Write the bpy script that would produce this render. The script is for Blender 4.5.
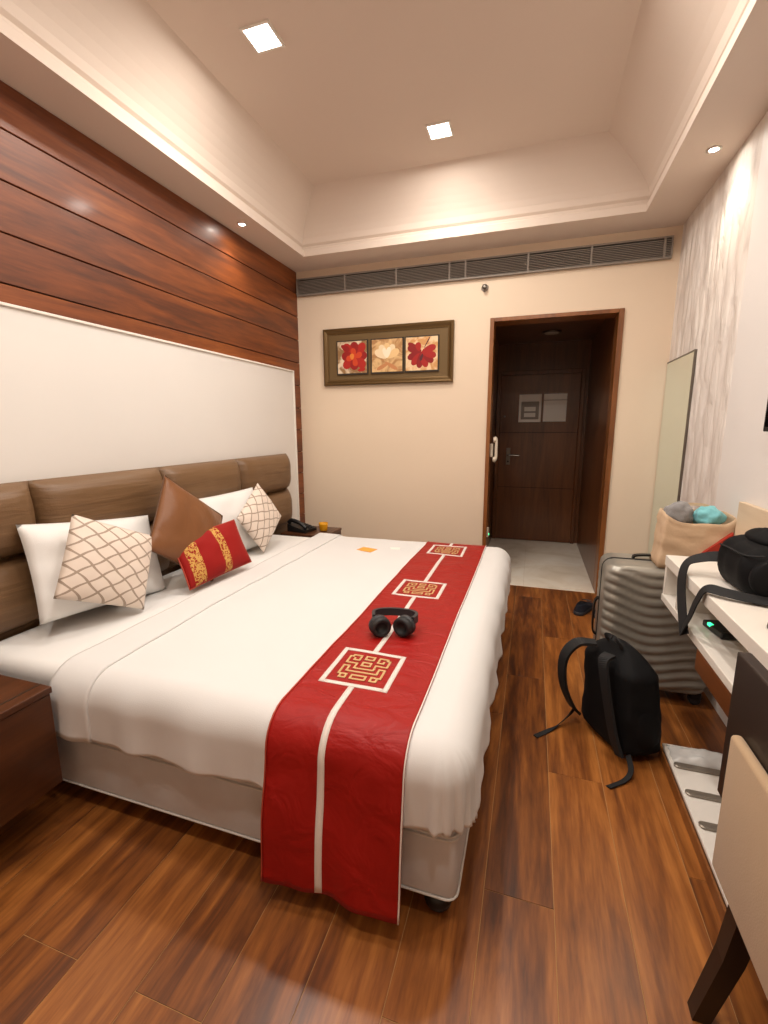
import bpy, bmesh, math, random
from mathutils import Vector, Matrix, noise
random.seed(7)
S = bpy.context.scene
for o in list(bpy.data.objects): bpy.data.objects.remove(o)
COL = S.collection
PI = math.pi

# ------------------------------------------------------------ camera, world, exposure
cam = bpy.data.cameras.new('camera'); cam_o = bpy.data.objects.new('camera', cam); COL.objects.link(cam_o)
cam.sensor_fit = 'VERTICAL'; cam.sensor_height = 36.0; cam.lens = 453.56/1024*36.0
cam.clip_start = 0.02
_r = Vector((0.95109196, 0.30888086, -0.00408563)); _u = Vector((-0.05257506, 0.17489151, 0.98318301)); _f = Vector((-0.30440096, 0.93488265, -0.18257734))
cam_o.matrix_world = Matrix(((_r.x, _u.x, -_f.x, 2.0147), (_r.y, _u.y, -_f.y, -3.7752), (_r.z, _u.z, -_f.z, 1.30), (0, 0, 0, 1)))
S.camera = cam_o
W = bpy.data.worlds.new('world'); S.world = W; W.use_nodes = True
W.node_tree.nodes['Background'].inputs[0].default_value = (0.55, 0.5, 0.45, 1)
W.node_tree.nodes['Background'].inputs[1].default_value = 0.05
S.view_settings.view_transform = 'Standard'; S.view_settings.look = 'None'; S.view_settings.gamma = 1
S.view_settings.use_curve_mapping = False
S.view_settings.exposure = 0.0
LAMP_W = 13.5      # each square ceiling lamp
SPOT_W = 13.0       # each small round spotlight
WARM = (1.0, 0.93, 0.85)

# ------------------------------------------------------------ helpers
def lin(c):
    def f(v):
        v /= 255.0
        return v/12.92 if v <= 0.04045 else ((v+0.055)/1.055)**2.4
    return (f(c[0]), f(c[1]), f(c[2]), 1.0)

def mat(name, col, rough=0.5, metal=0.0, spec=0.5, emis=None, estr=0.0, coat=0.0, sheen=0.0):
    m = bpy.data.materials.new(name); m.use_nodes = True
    b = m.node_tree.nodes['Principled BSDF']
    b.inputs['Base Color'].default_value = lin(col) if max(col) > 1 else (*col, 1)
    b.inputs['Roughness'].default_value = rough; b.inputs['Metallic'].default_value = metal
    b.inputs['Specular IOR Level'].default_value = spec
    b.inputs['Coat Weight'].default_value = coat; b.inputs['Coat Roughness'].default_value = 0.12
    b.inputs['Sheen Weight'].default_value = sheen
    if emis:
        b.inputs['Emission Color'].default_value = (*emis, 1); b.inputs['Emission Strength'].default_value = estr
    return m
def N(m, t, **kw):
    n = m.node_tree.nodes.new(t)
    for k, v in kw.items(): setattr(n, k, v)
    return n
def L(m, a, b): m.node_tree.links.new(a, b)
def bsdf(m): return m.node_tree.nodes['Principled BSDF']
def coords(m, scale=(1, 1, 1), rnd=False, rot=(0, 0, 0), out='Object'):
    tc = N(m, 'ShaderNodeTexCoord'); mp = N(m, 'ShaderNodeMapping')
    mp.inputs['Scale'].default_value = scale; mp.inputs['Rotation'].default_value = rot
    L(m, tc.outputs[out], mp.inputs['Vector'])
    if rnd:
        oi = N(m, 'ShaderNodeObjectInfo'); mul = N(m, 'ShaderNodeMath', operation='MULTIPLY'); mul.inputs[1].default_value = 37.0
        L(m, oi.outputs['Random'], mul.inputs[0]); cx = N(m, 'ShaderNodeCombineXYZ')
        for i in range(3): L(m, mul.outputs[0], cx.inputs[i])
        L(m, cx.outputs[0], mp.inputs['Location'])
    return mp.outputs['Vector']
def ramp(m, fac, stops):
    r = N(m, 'ShaderNodeValToRGB'); e = r.color_ramp.elements
    while len(e) < len(stops): e.new(0.5)
    for k, (p, c) in enumerate(stops):
        e[k].position = p; e[k].color = lin(c)
    L(m, fac, r.inputs['Fac']); return r.outputs['Color']
def noise_tex(m, vec, scale, detail=3, rough=0.5, dist=0.0):
    n = N(m, 'ShaderNodeTexNoise'); n.inputs['Scale'].default_value = scale; n.inputs['Detail'].default_value = detail
    n.inputs['Roughness'].default_value = rough; n.inputs['Distortion'].default_value = dist
    L(m, vec, n.inputs['Vector']); return n.outputs['Fac']
def bump(m, h, strength=0.2, dist=0.01):
    b = N(m, 'ShaderNodeBump'); b.inputs['Strength'].default_value = strength; b.inputs['Distance'].default_value = dist
    L(m, h, b.inputs['Height']); L(m, b.outputs['Normal'], bsdf(m).inputs['Normal']); return b
def mth(m, op, a, b=None, c=None):
    n = N(m, 'ShaderNodeMath', operation=op)
    for i, v in enumerate((a, b, c)):
        if v is None: continue
        if isinstance(v, (int, float)): n.inputs[i].default_value = v
        else: L(m, v, n.inputs[i])
    return n.outputs[0]
def mixc(m, fac, a, b, mode='MIX'):
    n = N(m, 'ShaderNodeMix', data_type='RGBA', blend_type=mode)
    for i, v in ((0, fac), (6, a), (7, b)):
        if isinstance(v, (int, float)): n.inputs[i].default_value = v
        elif isinstance(v, tuple): n.inputs[i].default_value = lin(v)
        else: L(m, v, n.inputs[i])
    return n.outputs[2]

def wood(name, stops, axis='y', rough=0.35, coat=0.0, fine=1.0, vary=0.35):
    m = mat(name, (120, 60, 30), rough, coat=coat)
    sc = {'x': (0.9, 9, 9), 'y': (9, 0.9, 9), 'z': (9, 9, 0.9)}[axis]
    v = coords(m, tuple(s*fine for s in sc), rnd=True)
    n1 = noise_tex(m, v, 1.3, 5, 0.6, 0.8)
    v2 = coords(m, tuple(s*fine*6 for s in sc), rnd=True)
    n2 = noise_tex(m, v2, 1.2, 3, 0.6)
    f = mth(m, 'MULTIPLY_ADD', n2, 0.30, mth(m, 'MULTIPLY_ADD', n1, 0.76, -0.02))
    oi = N(m, 'ShaderNodeObjectInfo')
    f = mth(m, 'ADD', f, mth(m, 'MULTIPLY', mth(m, 'SUBTRACT', oi.outputs['Random'], 0.5), vary*0.35))
    L(m, ramp(m, f, stops), bsdf(m).inputs['Base Color'])
    bump(m, n2, 0.06, 0.002)
    return m

def fabric(name, col, rough=0.9, scale=350, strength=0.15, sheen=0.15, col2=None):
    m = mat(name, col, rough, sheen=sheen, spec=0.2)
    v = coords(m)
    n = noise_tex(m, v, scale, 2)
    n2 = noise_tex(m, v, 9, 4)
    bump(m, mth(m, 'ADD', mth(m, 'MULTIPLY', n, 0.3), n2), strength, 0.01)
    if col2:
        L(m, mixc(m, n2, col, col2), bsdf(m).inputs['Base Color'])
    return m

# materials
M = {}
M['floor'] = wood('floor laminate', [(0.24, (54, 29, 19)), (0.40, (98, 54, 25)), (0.54, (136, 80, 35)), (0.72, (174, 110, 52))], 'y', 0.3, 0.0, 1.15, 0.5)
M['wallwood'] = wood('wall veneer', [(0.26, (60, 29, 17)), (0.42, (96, 48, 21)), (0.55, (122, 63, 26)), (0.74, (152, 86, 37))], 'y', 0.46, 0.05, 0.8, 0.2)
M['darkwood'] = wood('dark door veneer', [(0.25, (64, 34, 15)), (0.5, (96, 54, 25)), (0.75, (120, 70, 34))], 'z', 0.3, 0.15, 0.8, 0.05)
M['jamb'] = wood('jamb wood', [(0.25, (92, 50, 22)), (0.5, (132, 80, 38)), (0.75, (156, 102, 56))], 'z', 0.35, 0.1, 0.8, 0.05)
M['standwood'] = wood('nightstand wood', [(0.25, (48, 24, 11)), (0.5, (74, 39, 18)), (0.75, (98, 54, 26))], 'y', 0.32, 0.1, 0.9, 0.05)
M['drawerwood'] = wood('drawer wood', [(0.25, (82, 44, 18)), (0.5, (112, 62, 26)), (0.75, (136, 80, 38))], 'y', 0.4, 0.0, 0.9, 0.05)
M['under'] = mat('pale glint underlay', (176, 134, 84), 0.8)  # pale tone in the plank gaps paints light caught on bevelled edges
M['joint'] = mat('wood groove', (30, 13, 6), 0.8)
def paint(name, col, rough=0.75, s=40, st=0.05):
    m = mat(name, col, rough, spec=0.25); v = coords(m); bump(m, noise_tex(m, v, s, 4), st, 0.004)
    n = noise_tex(m, v, 1.1, 3); L(m, mixc(m, n, col, tuple(int(c*0.965) for c in col)), bsdf(m).inputs['Base Color']); return m
M['wall'] = paint('cream paint', (234, 214, 190))
M['ceil'] = paint('ceiling paint', (226, 211, 197))
M['white'] = paint('white laminate', (236, 230, 220), 0.4, 60, 0.02)
M['panel'] = paint('ivory panel', (233, 229, 223), 0.45, 60, 0.02)
M['rightpanel'] = paint('white wall lining', (236, 232, 228), 0.5)
M['tile'] = mat('entry tile', (206, 190, 166), 0.2)
def tile_tex():
    m = M['tile']; v = coords(m); n = noise_tex(m, v, 3, 6, 0.6, 1.0)
    L(m, ramp(m, n, [(0.3, (228, 214, 192)), (0.5, (242, 230, 212)), (0.7, (248, 240, 226))]), bsdf(m).inputs['Base Color'])
tile_tex()
def wallpaper():
    m = mat('relief wallpaper', (222, 212, 204), 0.65, spec=0.3)
    v = coords(m, (1, 12.0, 3.6)); vo = N(m, 'ShaderNodeTexVoronoi', feature='F1'); vo.inputs['Scale'].default_value = 1.0
    nn = noise_tex(m, coords(m, (1, 5, 2.5)), 1.6, 3, 0.6, 0.6)
    vm = N(m, 'ShaderNodeVectorMath', operation='ADD'); L(m, v, vm.inputs[0]); cx = N(m, 'ShaderNodeCombineXYZ')
    L(m, mth(m, 'MULTIPLY', nn, 1.6), cx.inputs[1]); L(m, cx.outputs[0], vm.inputs[1]); L(m, vm.outputs[0], vo.inputs['Vector'])
    st = noise_tex(m, coords(m, (1, 60, 5)), 1.0, 3)
    h = mth(m, 'ADD', mth(m, 'MULTIPLY', vo.outputs['Distance'], -0.9), mth(m, 'MULTIPLY', st, 0.12))
    bump(m, h, 0.8, 0.03)
    L(m, ramp(m, vo.outputs['Distance'], [(0.1, (238, 232, 226)), (0.6, (228, 220, 213)), (0.9, (214, 204, 197))]), bsdf(m).inputs['Base Color'])
    return m
M['wallpaper'] = wallpaper()
M['linen'] = fabric('white bed linen', (217, 215, 213), 0.85, 400, 0.10, 0.1)
M['pillow'] = fabric('white pillow cotton', (232, 230, 227), 0.85, 400, 0.12, 0.1)
M['base'] = fabric('grey divan fabric', (206, 203, 202), 0.75, 260, 0.12, 0.1, (188, 184, 182))
M['stripe'] = mat('light grey piping', (205, 200, 193), 0.7)
def leather():
    m = mat('bronze leatherette', (112, 82, 54), 0.42, spec=0.45); v = coords(m); n = noise_tex(m, v, 160, 3)
    n2 = noise_tex(m, coords(m, (3, 1, 14)), 2.2, 3, 0.5, 0.4)
    bump(m, mth(m, 'ADD', mth(m, 'MULTIPLY', n, 0.06), n2), 0.35, 0.02)
    L(m, mixc(m, n2, (104, 76, 50), (124, 94, 64)), bsdf(m).inputs['Base Color']); return m
M['leather'] = leather()
def satin(name, c1, c2, rough, s=5, st=0.5):
    m = mat(name, c1, rough, spec=0.3); v = coords(m); n = noise_tex(m, coords(m, (1, 1.6, 1)), s, 3, 0.5, 0.8)
    bump(m, mth(m, 'ADD', n, mth(m, 'MULTIPLY', noise_tex(m, v, 300, 2), 0.03)), st, 0.02)
    L(m, mixc(m, n, c1, c2), bsdf(m).inputs['Base Color']); return m
M['red'] = satin('red satin', (160, 20, 12), (142, 12, 8), 0.5, 9, 0.5)
M['brownsatin'] = satin('brown satin', (134, 88, 54), (110, 70, 42), 0.38, 6, 0.45)
M['ribbon'] = fabric('white ribbon', (226, 214, 206), 0.7)
M['gold'] = mat('gold embroidery', (200, 164, 112), 0.55, 0.2)
M['cord'] = mat('dark cord', (92, 62, 40), 0.7)
M['redpipe'] = mat('red piping', (176, 70, 50), 0.6)
def lattice():
    m = mat('lattice jacquard', (222, 206, 190), 0.6, sheen=0.2); tc = N(m, 'ShaderNodeTexCoord'); sp = N(m, 'ShaderNodeSeparateXYZ')
    L(m, tc.outputs['Object'], sp.inputs[0])
    x = mth(m, 'MULTIPLY', sp.outputs[0], 11.0); y = mth(m, 'MULTIPLY', sp.outputs[1], 15.0)
    wob = mth(m, 'MULTIPLY', mth(m, 'SINE', mth(m, 'MULTIPLY', y, 2*PI)), 0.045)
    a = mth(m, 'FRACT', mth(m, 'ADD', mth(m, 'ADD', x, wob), y))
    b = mth(m, 'FRACT', mth(m, 'SUBTRACT', mth(m, 'ADD', x, wob), y))
    la = mth(m, 'LESS_THAN', mth(m, 'ABSOLUTE', mth(m, 'SUBTRACT', a, 0.5)), 0.07)
    lb = mth(m, 'LESS_THAN', mth(m, 'ABSOLUTE', mth(m, 'SUBTRACT', b, 0.5)), 0.07)
    k = mth(m, 'MAXIMUM', la, lb)
    L(m, mixc(m, k, (228, 212, 198), (164, 144, 126)), bsdf(m).inputs['Base Color'])
    bump(m, mth(m, 'ADD', mth(m, 'MULTIPLY', k, 0.3), noise_tex(m, coords(m), 30, 3)), 0.15, 0.006); return m
M['lattice'] = lattice()
def redgold():
    m = mat('red cushion cloth', (152, 24, 18), 0.7, spec=0.25); tc = N(m, 'ShaderNodeTexCoord'); sp = N(m, 'ShaderNodeSeparateXYZ')
    L(m, tc.outputs['Object'], sp.inputs[0]); x = sp.outputs[0]
    d1 = mth(m, 'LESS_THAN', mth(m, 'ABSOLUTE', mth(m, 'ADD', x, 0.158)), 0.036)
    d2 = mth(m, 'LESS_THAN', mth(m, 'ABSOLUTE', mth(m, 'SUBTRACT', x, 0.035)), 0.026)
    n = noise_tex(m, coords(m), 85, 2, 0.5, 1.2)
    k = mth(m, 'MULTIPLY', mth(m, 'MAXIMUM', d1, d2), mth(m, 'GREATER_THAN', n, 0.47))
    L(m, mixc(m, k, (150, 22, 18), (206, 160, 84)), bsdf(m).inputs['Base Color'])
    bump(m, noise_tex(m, coords(m), 25, 3), 0.2, 0.006); return m
M['redgold'] = redgold()
M['silver'] = mat('silver polycarbonate', (154, 150, 141), 0.32, 0.38)
M['black'] = fabric('black nylon', (13, 13, 15), 0.75, 500, 0.2, 0.0)
M['blackstrap'] = mat('black webbing', (17, 17, 19), 0.75)
M['blackplastic'] = mat('black plastic', (18, 18, 19), 0.4)
M['darkgrey'] = mat('charcoal plastic', (42, 42, 46), 0.5)
M['pad'] = mat('black ear pad', (24, 24, 26), 0.6)
M['chrome'] = mat('brushed metal', (170, 165, 158), 0.25, 1.0)
M['strip'] = mat('satin metal strip', (150, 140, 128), 0.4, 0.6)
M['steel'] = mat('dull steel', (120, 114, 106), 0.32, 1.0)
M['grille'] = mat('grey grille', (142, 133, 123), 0.5, 0.0)
M['grilledark'] = mat('dark duct', (40, 36, 33), 0.9)
M['bronze'] = mat('bronze frame', (104, 80, 46), 0.34, 0.55)
M['bronzelip'] = mat('bronze frame lip', (140, 112, 68), 0.28, 0.7)
M['mount'] = paint('bronze mount', (112, 90, 58), 0.6, 90, 0.1)
M['darkline'] = mat('dark canvas edge', (50, 40, 30), 0.7)
M['bulb'] = mat('spot bulb', (255, 250, 240), 0.5, emis=(1.0, 0.93, 0.82), estr=220.0)
M['emit'] = mat('lamp diffuser', (255, 250, 240), 0.5, emis=(1.0, 0.93, 0.82), estr=14.0)
M['lampoff'] = mat('unlit lamp lens', (190, 180, 166), 0.5)
M['mirror'] = mat('mirror glass', (230, 247, 246), 0.03, 1.0)
M['paper'] = mat('kraft paper', (206, 182, 152), 0.8)
M['kraft'] = fabric('creased kraft paper', (204, 176, 146), 0.8, 60, 0.4, 0.0)
M['logo'] = mat('red print', (170, 48, 30), 0.7)
M['greycloth'] = fabric('grey knit', (140, 138, 138), 0.9, 200, 0.5)
M['tealcloth'] = fabric('turquoise cloth', (124, 192, 200), 0.85, 200, 0.4)
M['beige'] = fabric('beige chair cloth', (186, 158, 126), 0.85, 300, 0.15)
M['espresso'] = mat('espresso wood', (38, 26, 20), 0.42)
M['card'] = mat('orange card', (232, 164, 66), 0.6)
M['whitecard'] = mat('white card', (240, 236, 228), 0.6)
M['amber'] = mat('amber glass', (226, 160, 24), 0.15)
M['shoe'] = fabric('navy shoe mesh', (30, 32, 42), 0.8, 200, 0.4, 0.0)
M['sole'] = mat('dark rubber sole', (44, 44, 50), 0.7)
M['tv'] = mat('television screen', (8, 8, 9), 0.12)
M['splash'] = wood('pale desk back', [(0.25, (206, 182, 152)), (0.5, (216, 194, 166)), (0.75, (224, 204, 178))], 'y', 0.45, 0.0, 0.8, 0.05)
M['clear'] = mat('clear plastic film', (214, 212, 208), 0.25)
M['green'] = mat('green led', (30, 220, 120), 0.5, emis=(0.05, 0.9, 0.35), estr=2.5)
M['ivory'] = mat('ivory plastic', (222, 210, 190), 0.4)
M['notice'] = mat('notice sheet', (248, 244, 236), 0.5)
M['noticedark'] = mat('notice print', (150, 142, 132), 0.5)

def mesh_obj(name, bm, m, parent=None, smooth=False, loc=None):
    me = bpy.data.meshes.new(name); bmesh.ops.recalc_face_normals(bm, faces=bm.faces[:]); bm.to_mesh(me); bm.free()
    if smooth:
        for p in me.polygons: p.use_smooth = True
    o = bpy.data.objects.new(name, me); COL.objects.link(o)
    for k in (m if isinstance(m, (list, tuple)) else [m]): me.materials.append(k)
    if parent: o.parent = parent
    if loc: o.location = loc
    return o
def tag(o, label, cat=None, group=None, kind=None):
    o['label'] = label
    if cat: o['category'] = cat
    if group: o['group'] = group
    if kind: o['kind'] = kind
    return o
def thing(name, label, cat, loc=(0, 0, 0), rotz=0, group=None, kind=None):
    o = bpy.data.objects.new(name, None); COL.objects.link(o); o.location = loc; o.rotation_euler = (0, 0, rotz)
    o.empty_display_size = 0.05
    return tag(o, label, cat, group, kind)
def dup(root, loc, label=None):
    r = root.copy(); COL.objects.link(r); r.location = loc
    if label: r['label'] = label
    for ch in list(root.children):
        c = ch.copy(); COL.objects.link(c); c.parent = r
        for g in ch.children:
            d = g.copy(); COL.objects.link(d); d.parent = c
    return r
def box_bm(lo, hi, bev=0.0, seg=2, bm=None):
    b2 = bmesh.new()
    c = [(lo[i]+hi[i])/2 for i in range(3)]; s = [abs(hi[i]-lo[i]) for i in range(3)]
    bmesh.ops.create_cube(b2, size=1.0, matrix=Matrix.Translation(c) @ Matrix.Diagonal((*s, 1)))
    if bev > 0:
        bmesh.ops.bevel(b2, geom=b2.edges[:], offset=min(bev, 0.49*min(s)), segments=seg, profile=0.5, affect='EDGES')
    if bm is None: return b2
    me = bpy.data.meshes.new('tmp'); b2.to_mesh(me); b2.free(); bm.from_mesh(me); bpy.data.meshes.remove(me); return bm
def box(name, lo, hi, m, parent=None, bev=0.0, seg=2, smooth=False):
    return mesh_obj(name, box_bm(lo, hi, bev, seg), m, parent, smooth)
def catmull(pts, n=8):
    P = [Vector(p) for p in pts]; out = []
    for i in range(len(P)-1):
        p0 = P[max(i-1, 0)]; p1 = P[i]; p2 = P[i+1]; p3 = P[min(i+2, len(P)-1)]
        for k in range(n):
            t = k/n
            out.append(0.5*((2*p1)+(-p0+p2)*t+(2*p0-5*p1+4*p2-p3)*t*t+(-p0+3*p1-3*p2+p3)*t**3))
    out.append(P[-1]); return out
def sweep_bm(path, section, side=None, bm=None, closed=False, nrm=None):
    """sweep a closed 2-D section (a,b) along path; a runs along `side`"""
    bm = bm or bmesh.new(); rings = []; n = len(path); prev = None
    for i, p in enumerate(path):
        p = Vector(p)
        t = (Vector(path[min(i+1, n-1)])-Vector(path[max(i-1, 0)])) if not closed else (Vector(path[(i+1) % n])-Vector(path[i-1]))
        t.normalize()
        if nrm is not None: s = t.cross(Vector(nrm))
        elif side is not None:
            s = Vector(side(i/(n-1)) if callable(side) else side)
        else:
            s = prev if prev else (Vector((0, 0, 1)).cross(t) if abs(t.z) < 0.95 else Vector((1, 0, 0)))
        s = s - t*s.dot(t); s.normalize(); prev = s
        q = t.cross(s)
        rings.append([bm.verts.new(p+s*a+q*b) for a, b in section])
    m = len(section)
    for i in range(n-1 if not closed else n):
        A = rings[i]; B = rings[(i+1) % n]
        for k in range(m): bm.faces.new((A[k], A[(k+1) % m], B[(k+1) % m], B[k]))
    if not closed:
        bm.faces.new(rings[0][::-1]); bm.faces.new(rings[-1])
    return bm
def circ(r, n=8): return [(r*math.cos(2*PI*k/n), r*math.sin(2*PI*k/n)) for k in range(n)]
def rect(w, t): return [(-w/2, -t/2), (w/2, -t/2), (w/2, t/2), (-w/2, t/2)]
def tube(name, pts, r, m, parent=None, n=8, sub=8, closed=False):
    path = catmull(pts, sub) if sub else [Vector(p) for p in pts]
    return mesh_obj(name, sweep_bm(path, circ(r, n), closed=closed), m, parent, True)
def strap(name, pts, w, t, side, m, parent=None, sub=8, nrm=None):
    return mesh_obj(name, sweep_bm(catmull(pts, sub), rect(w, t), side, nrm=nrm), m, parent)
def lathe_bm(prof, n=24, bm=None, M4=None):
    bm = bm or bmesh.new(); rings = []
    for r, z in prof:
        ring = []
        for k in range(n):
            v = Vector((r*math.cos(2*PI*k/n), r*math.sin(2*PI*k/n), z))
            ring.append(bm.verts.new(M4 @ v if M4 else v))
        rings.append(ring)
    for i in range(len(rings)-1):
        for k in range(n): bm.faces.new((rings[i][k], rings[i][(k+1) % n], rings[i+1][(k+1) % n], rings[i+1][k]))
    bm.faces.new(rings[0][::-1]); bm.faces.new(rings[-1]); return bm
def stack_bm(levels, bm=None):
    """levels: list of closed rings (lists of 3-D points), lofted and capped"""
    bm = bm or bmesh.new(); rings = [[bm.verts.new(p) for p in ring] for ring in levels]; m = len(rings[0])
    for i in range(len(rings)-1):
        for k in range(m): bm.faces.new((rings[i][k], rings[i][(k+1) % m], rings[i+1][(k+1) % m], rings[i+1][k]))
    bm.faces.new(rings[0][::-1]); bm.faces.new(rings[-1]); return bm
def rrect(w, d, r, n=6):
    out = []
    for cx, cy, a0 in ((w/2-r, d/2-r, 0), (-w/2+r, d/2-r, PI/2), (-w/2+r, -d/2+r, PI), (w/2-r, -d/2+r, 1.5*PI)):
        for k in range(n+1):
            a = a0+PI/2*k/n; out.append((cx+r*math.cos(a), cy+r*math.sin(a)))
    return out

# ------------------------------------------------------------ room shell
WX = 2.892; YN = -4.95; HC = 2.619
fl = box('floor', (-0.02, YN, -0.06), (WX+0.02, 0.005, -0.0016), M['under']); tag(fl, 'glossy reddish brown laminate plank floor', 'floor', kind='structure')
PW = 0.189; plank_me = {}
def plank_mesh(w, l):
    k = (round(w, 3), round(l, 3))
    if k not in plank_me:
        b = box_bm((-w/2+0.0009, -l/2+0.0009, -0.0016), (w/2-0.0009, l/2-0.0009, 0), 0.0003, 1)
        me = bpy.data.meshes.new('plank'); b.to_mesh(me); b.free(); me.materials.append(M['floor']); plank_me[k] = me
    return plank_me[k]
x = 2.137-12*PW; ci = 0
ends = {11: -2.66, 5: -3.15}
while x < WX:
    x0 = max(x, 0.0); x1 = min(x+PW, WX)
    if x1-x0 > 0.02:
        k = round((x-(2.137-12*PW))/PW)
        off = ends.get(k, -2.66+1.21*((k*0.37) % 1.0))
        y = off
        while y > YN: y -= 1.21
        while y < 0:
            a = max(y, YN); b = min(y+1.21, 0.0)
            if b-a > 0.03:
                o = bpy.data.objects.new('plank', plank_mesh(x1-x0, b-a)); COL.objects.link(o); o.parent = fl
                o.location = ((x0+x1)/2, (a+b)/2, 0)
            y += 1.21
    x += PW
# left wall with horizontal veneer boards
wl = box('wall_left', (-0.12, YN, 0), (-0.018, 0.0, HC+0.5), M['joint']); tag(wl, 'left wall clad in horizontal reddish wood boards', 'wall', kind='structure')
z = HC; zs = [2.62, 2.444, 2.253, 2.058, 1.866, 1.672, 1.478, 1.284, 1.09, 0.896, 0.702, 0.508, 0.314, 0.12, 0.0]
for k in range(len(zs)-1):
    segs = [(YN, -3.6), (-3.6, 0.0)] if k % 2 else [(YN, -4.3), (-4.3, 0.0)]
    for a, b in segs:
        hh = zs[k]-zs[k+1]
        o = mesh_obj('board', box_bm((-0.018, -(b-a)/2+0.001, -hh/2+0.003), (0.0, (b-a)/2-0.001, hh/2-0.003), 0.002, 1), M['wallwood'], wl)
        o.location = (0, (a+b)/2, (zs[k]+zs[k+1])/2)
# back wall with the doorway
DX0, DX1, DT = 1.672, 2.560, 2.105
bm = box_bm((-0.12, 0, 0), (DX0, 0.12, HC+0.5)); box_bm((DX1, 0, 0), (WX+0.1, 0.12, HC+0.5), bm=bm); box_bm((DX0, 0, DT), (DX1, 0.12, HC+0.5), bm=bm)
tag(mesh_obj('wall_back', bm, M['wall']), 'cream painted end wall with the doorway', 'wall', kind='structure')
wr = box('wall_right', (WX+0.012, YN, 0), (WX+0.12, 0.0, HC+0.5), M['rightpanel']); tag(wr, 'right wall with relief wallpaper and white lining', 'wall', kind='structure')
box('wallpaper', (WX, -1.16, 0), (WX+0.012, 0.0, HC), M['wallpaper'], wr)
box('lining_panel', (WX-0.004, YN, 0), (WX+0.012, -1.162, HC), M['rightpanel'], wr, 0.002, 1)
tag(box('wall_front', (-0.12, YN-0.1, 0), (WX+0.12, YN, HC+0.5), M['wall']), 'cream wall behind the viewer', 'wall', kind='structure')
# ceiling: soffit, lip, stepped moulding, sloped cove, raised tray
prof = [(0.0, HC), (0.0, HC+0.046), (-0.006, HC+0.052), (-0.022, HC+0.052), (-0.026, HC+0.058), (-0.026, HC+0.078), (-0.012, HC+0.092)]
for k in range(1, 9):
    t = k/8; prof.append((-0.012+0.212*t**1.5, HC+0.092+0.29*t))
LX0, LX1, LY0, LY1 = 0.232, 2.612, -4.55, -0.30
bm = bmesh.new(); rings = []
rings.append([bm.verts.new(v) for v in ((-0.1, YN, HC), (WX+0.1, YN, HC), (WX+0.1, 0.1, HC), (-0.1, 0.1, HC))])
for i, zz in prof:
    j = i if i <= 0 else i*1.36
    rings.append([bm.verts.new(v) for v in ((LX0+i, LY0+i, zz), (LX1-j, LY0+i, zz), (LX1-j, LY1-i, zz), (LX0+i, LY1-i, zz))])
for a, b in zip(rings, rings[1:]):
    for k in range(4): bm.faces.new((a[k], a[(k+1) % 4], b[(k+1) % 4], b[k]))
bm.faces.new(rings[-1])
ZT = prof[-1][1]
ce = mesh_obj('ceiling', bm, M['ceil']); tag(ce, 'cream tray ceiling with stepped moulding and soffit', 'ceiling', kind='structure')
box('roof_slab', (-0.12, YN-0.1, HC+0.45), (WX+0.12, 0.12, HC+0.55), M['ceil'], ce)

# ------------------------------------------------------------ lamps
def square_lamp(x, y, label):
    t = thing('ceiling_downlight', label, 'ceiling light', (x, y, ZT), 0, 'square ceiling downlights')
    b = bmesh.new(); s = 0.072
    for lo, hi in (((-s, -s, -0.006), (s, -s+0.012, 0)), ((-s, s-0.012, -0.006), (s, s, 0)), ((-s, -s+0.012, -0.006), (-s+0.012, s-0.012, 0)), ((s-0.012, -s+0.012, -0.006), (s, s-0.012, 0))):
        box_bm(lo, hi, 0, bm=b)
    mesh_obj('trim', b, M['white'], t)
    box('diffuser', (-0.060, -0.060, -0.005), (0.060, 0.060, -0.001), M['emit'], t)
    ld = bpy.data.lights.new('lamp_light', 'AREA'); ld.energy = LAMP_W; ld.color = WARM; ld.shape = 'SQUARE'; ld.size = 0.12; ld.spread = PI
    lo = bpy.data.objects.new('lamp_light', ld); COL.objects.link(lo); lo.parent = t; lo.location = (0, 0, -0.012)
    return t
square_lamp(0.784, -1.70, 'large square ceiling downlight at upper left, above the bed')
square_lamp(1.403, -0.82, 'square ceiling downlight nearest the doorway wall')
for xx, yy, lb in ((2.02, -1.70, 'square ceiling downlight above the desk side of the bed'), (1.40, -2.62, 'square ceiling downlight above the near end of the runner'), (0.784, -3.50, 'square ceiling downlight above the nearer nightstand'), (2.02, -3.50, 'square ceiling downlight above the desk chair side')):
    square_lamp(xx, yy, lb)
def spot(x, y, label, aim=(0, 0)):
    t = thing('recessed_spotlight', label, 'spotlight', (x, y, HC), 0, 'small round soffit spotlights')
    mesh_obj('ring', lathe_bm([(0.020, 0.0), (0.031, -0.001), (0.033, -0.004), (0.022, -0.006), (0.019, -0.003)], 24), M['white'], t, True)
    mesh_obj('bulb', lathe_bm([(0.0185, 0.001), (0.0185, -0.003), (0.010, -0.0045), (0.002, -0.005)], 20), M['bulb'], t, True)
    ld = bpy.data.lights.new('lamp_light', 'SPOT'); ld.energy = SPOT_W; ld.color = (1.0, 0.84, 0.64); ld.spot_size = math.radians(112); ld.spot_blend = 0.8; ld.shadow_soft_size = 0.02
    lo = bpy.data.objects.new('lamp_light', ld); COL.objects.link(lo); lo.parent = t; lo.location = (0, 0, -0.02)
    lo.rotation_euler = (aim[1], aim[0], 0)
spot(0.122, -0.95, 'small round soffit spotlight above the wood boarded wall', (math.radians(-4), 0))
spot(2.773, -0.925, 'small round soffit spotlight above the relief wallpaper', (math.radians(4), 0))
spot(0.122, -2.75, 'small round soffit spotlight above the nearer nightstand')
spot(2.773, -2.75, 'small round soffit spotlight above the desk')

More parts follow.
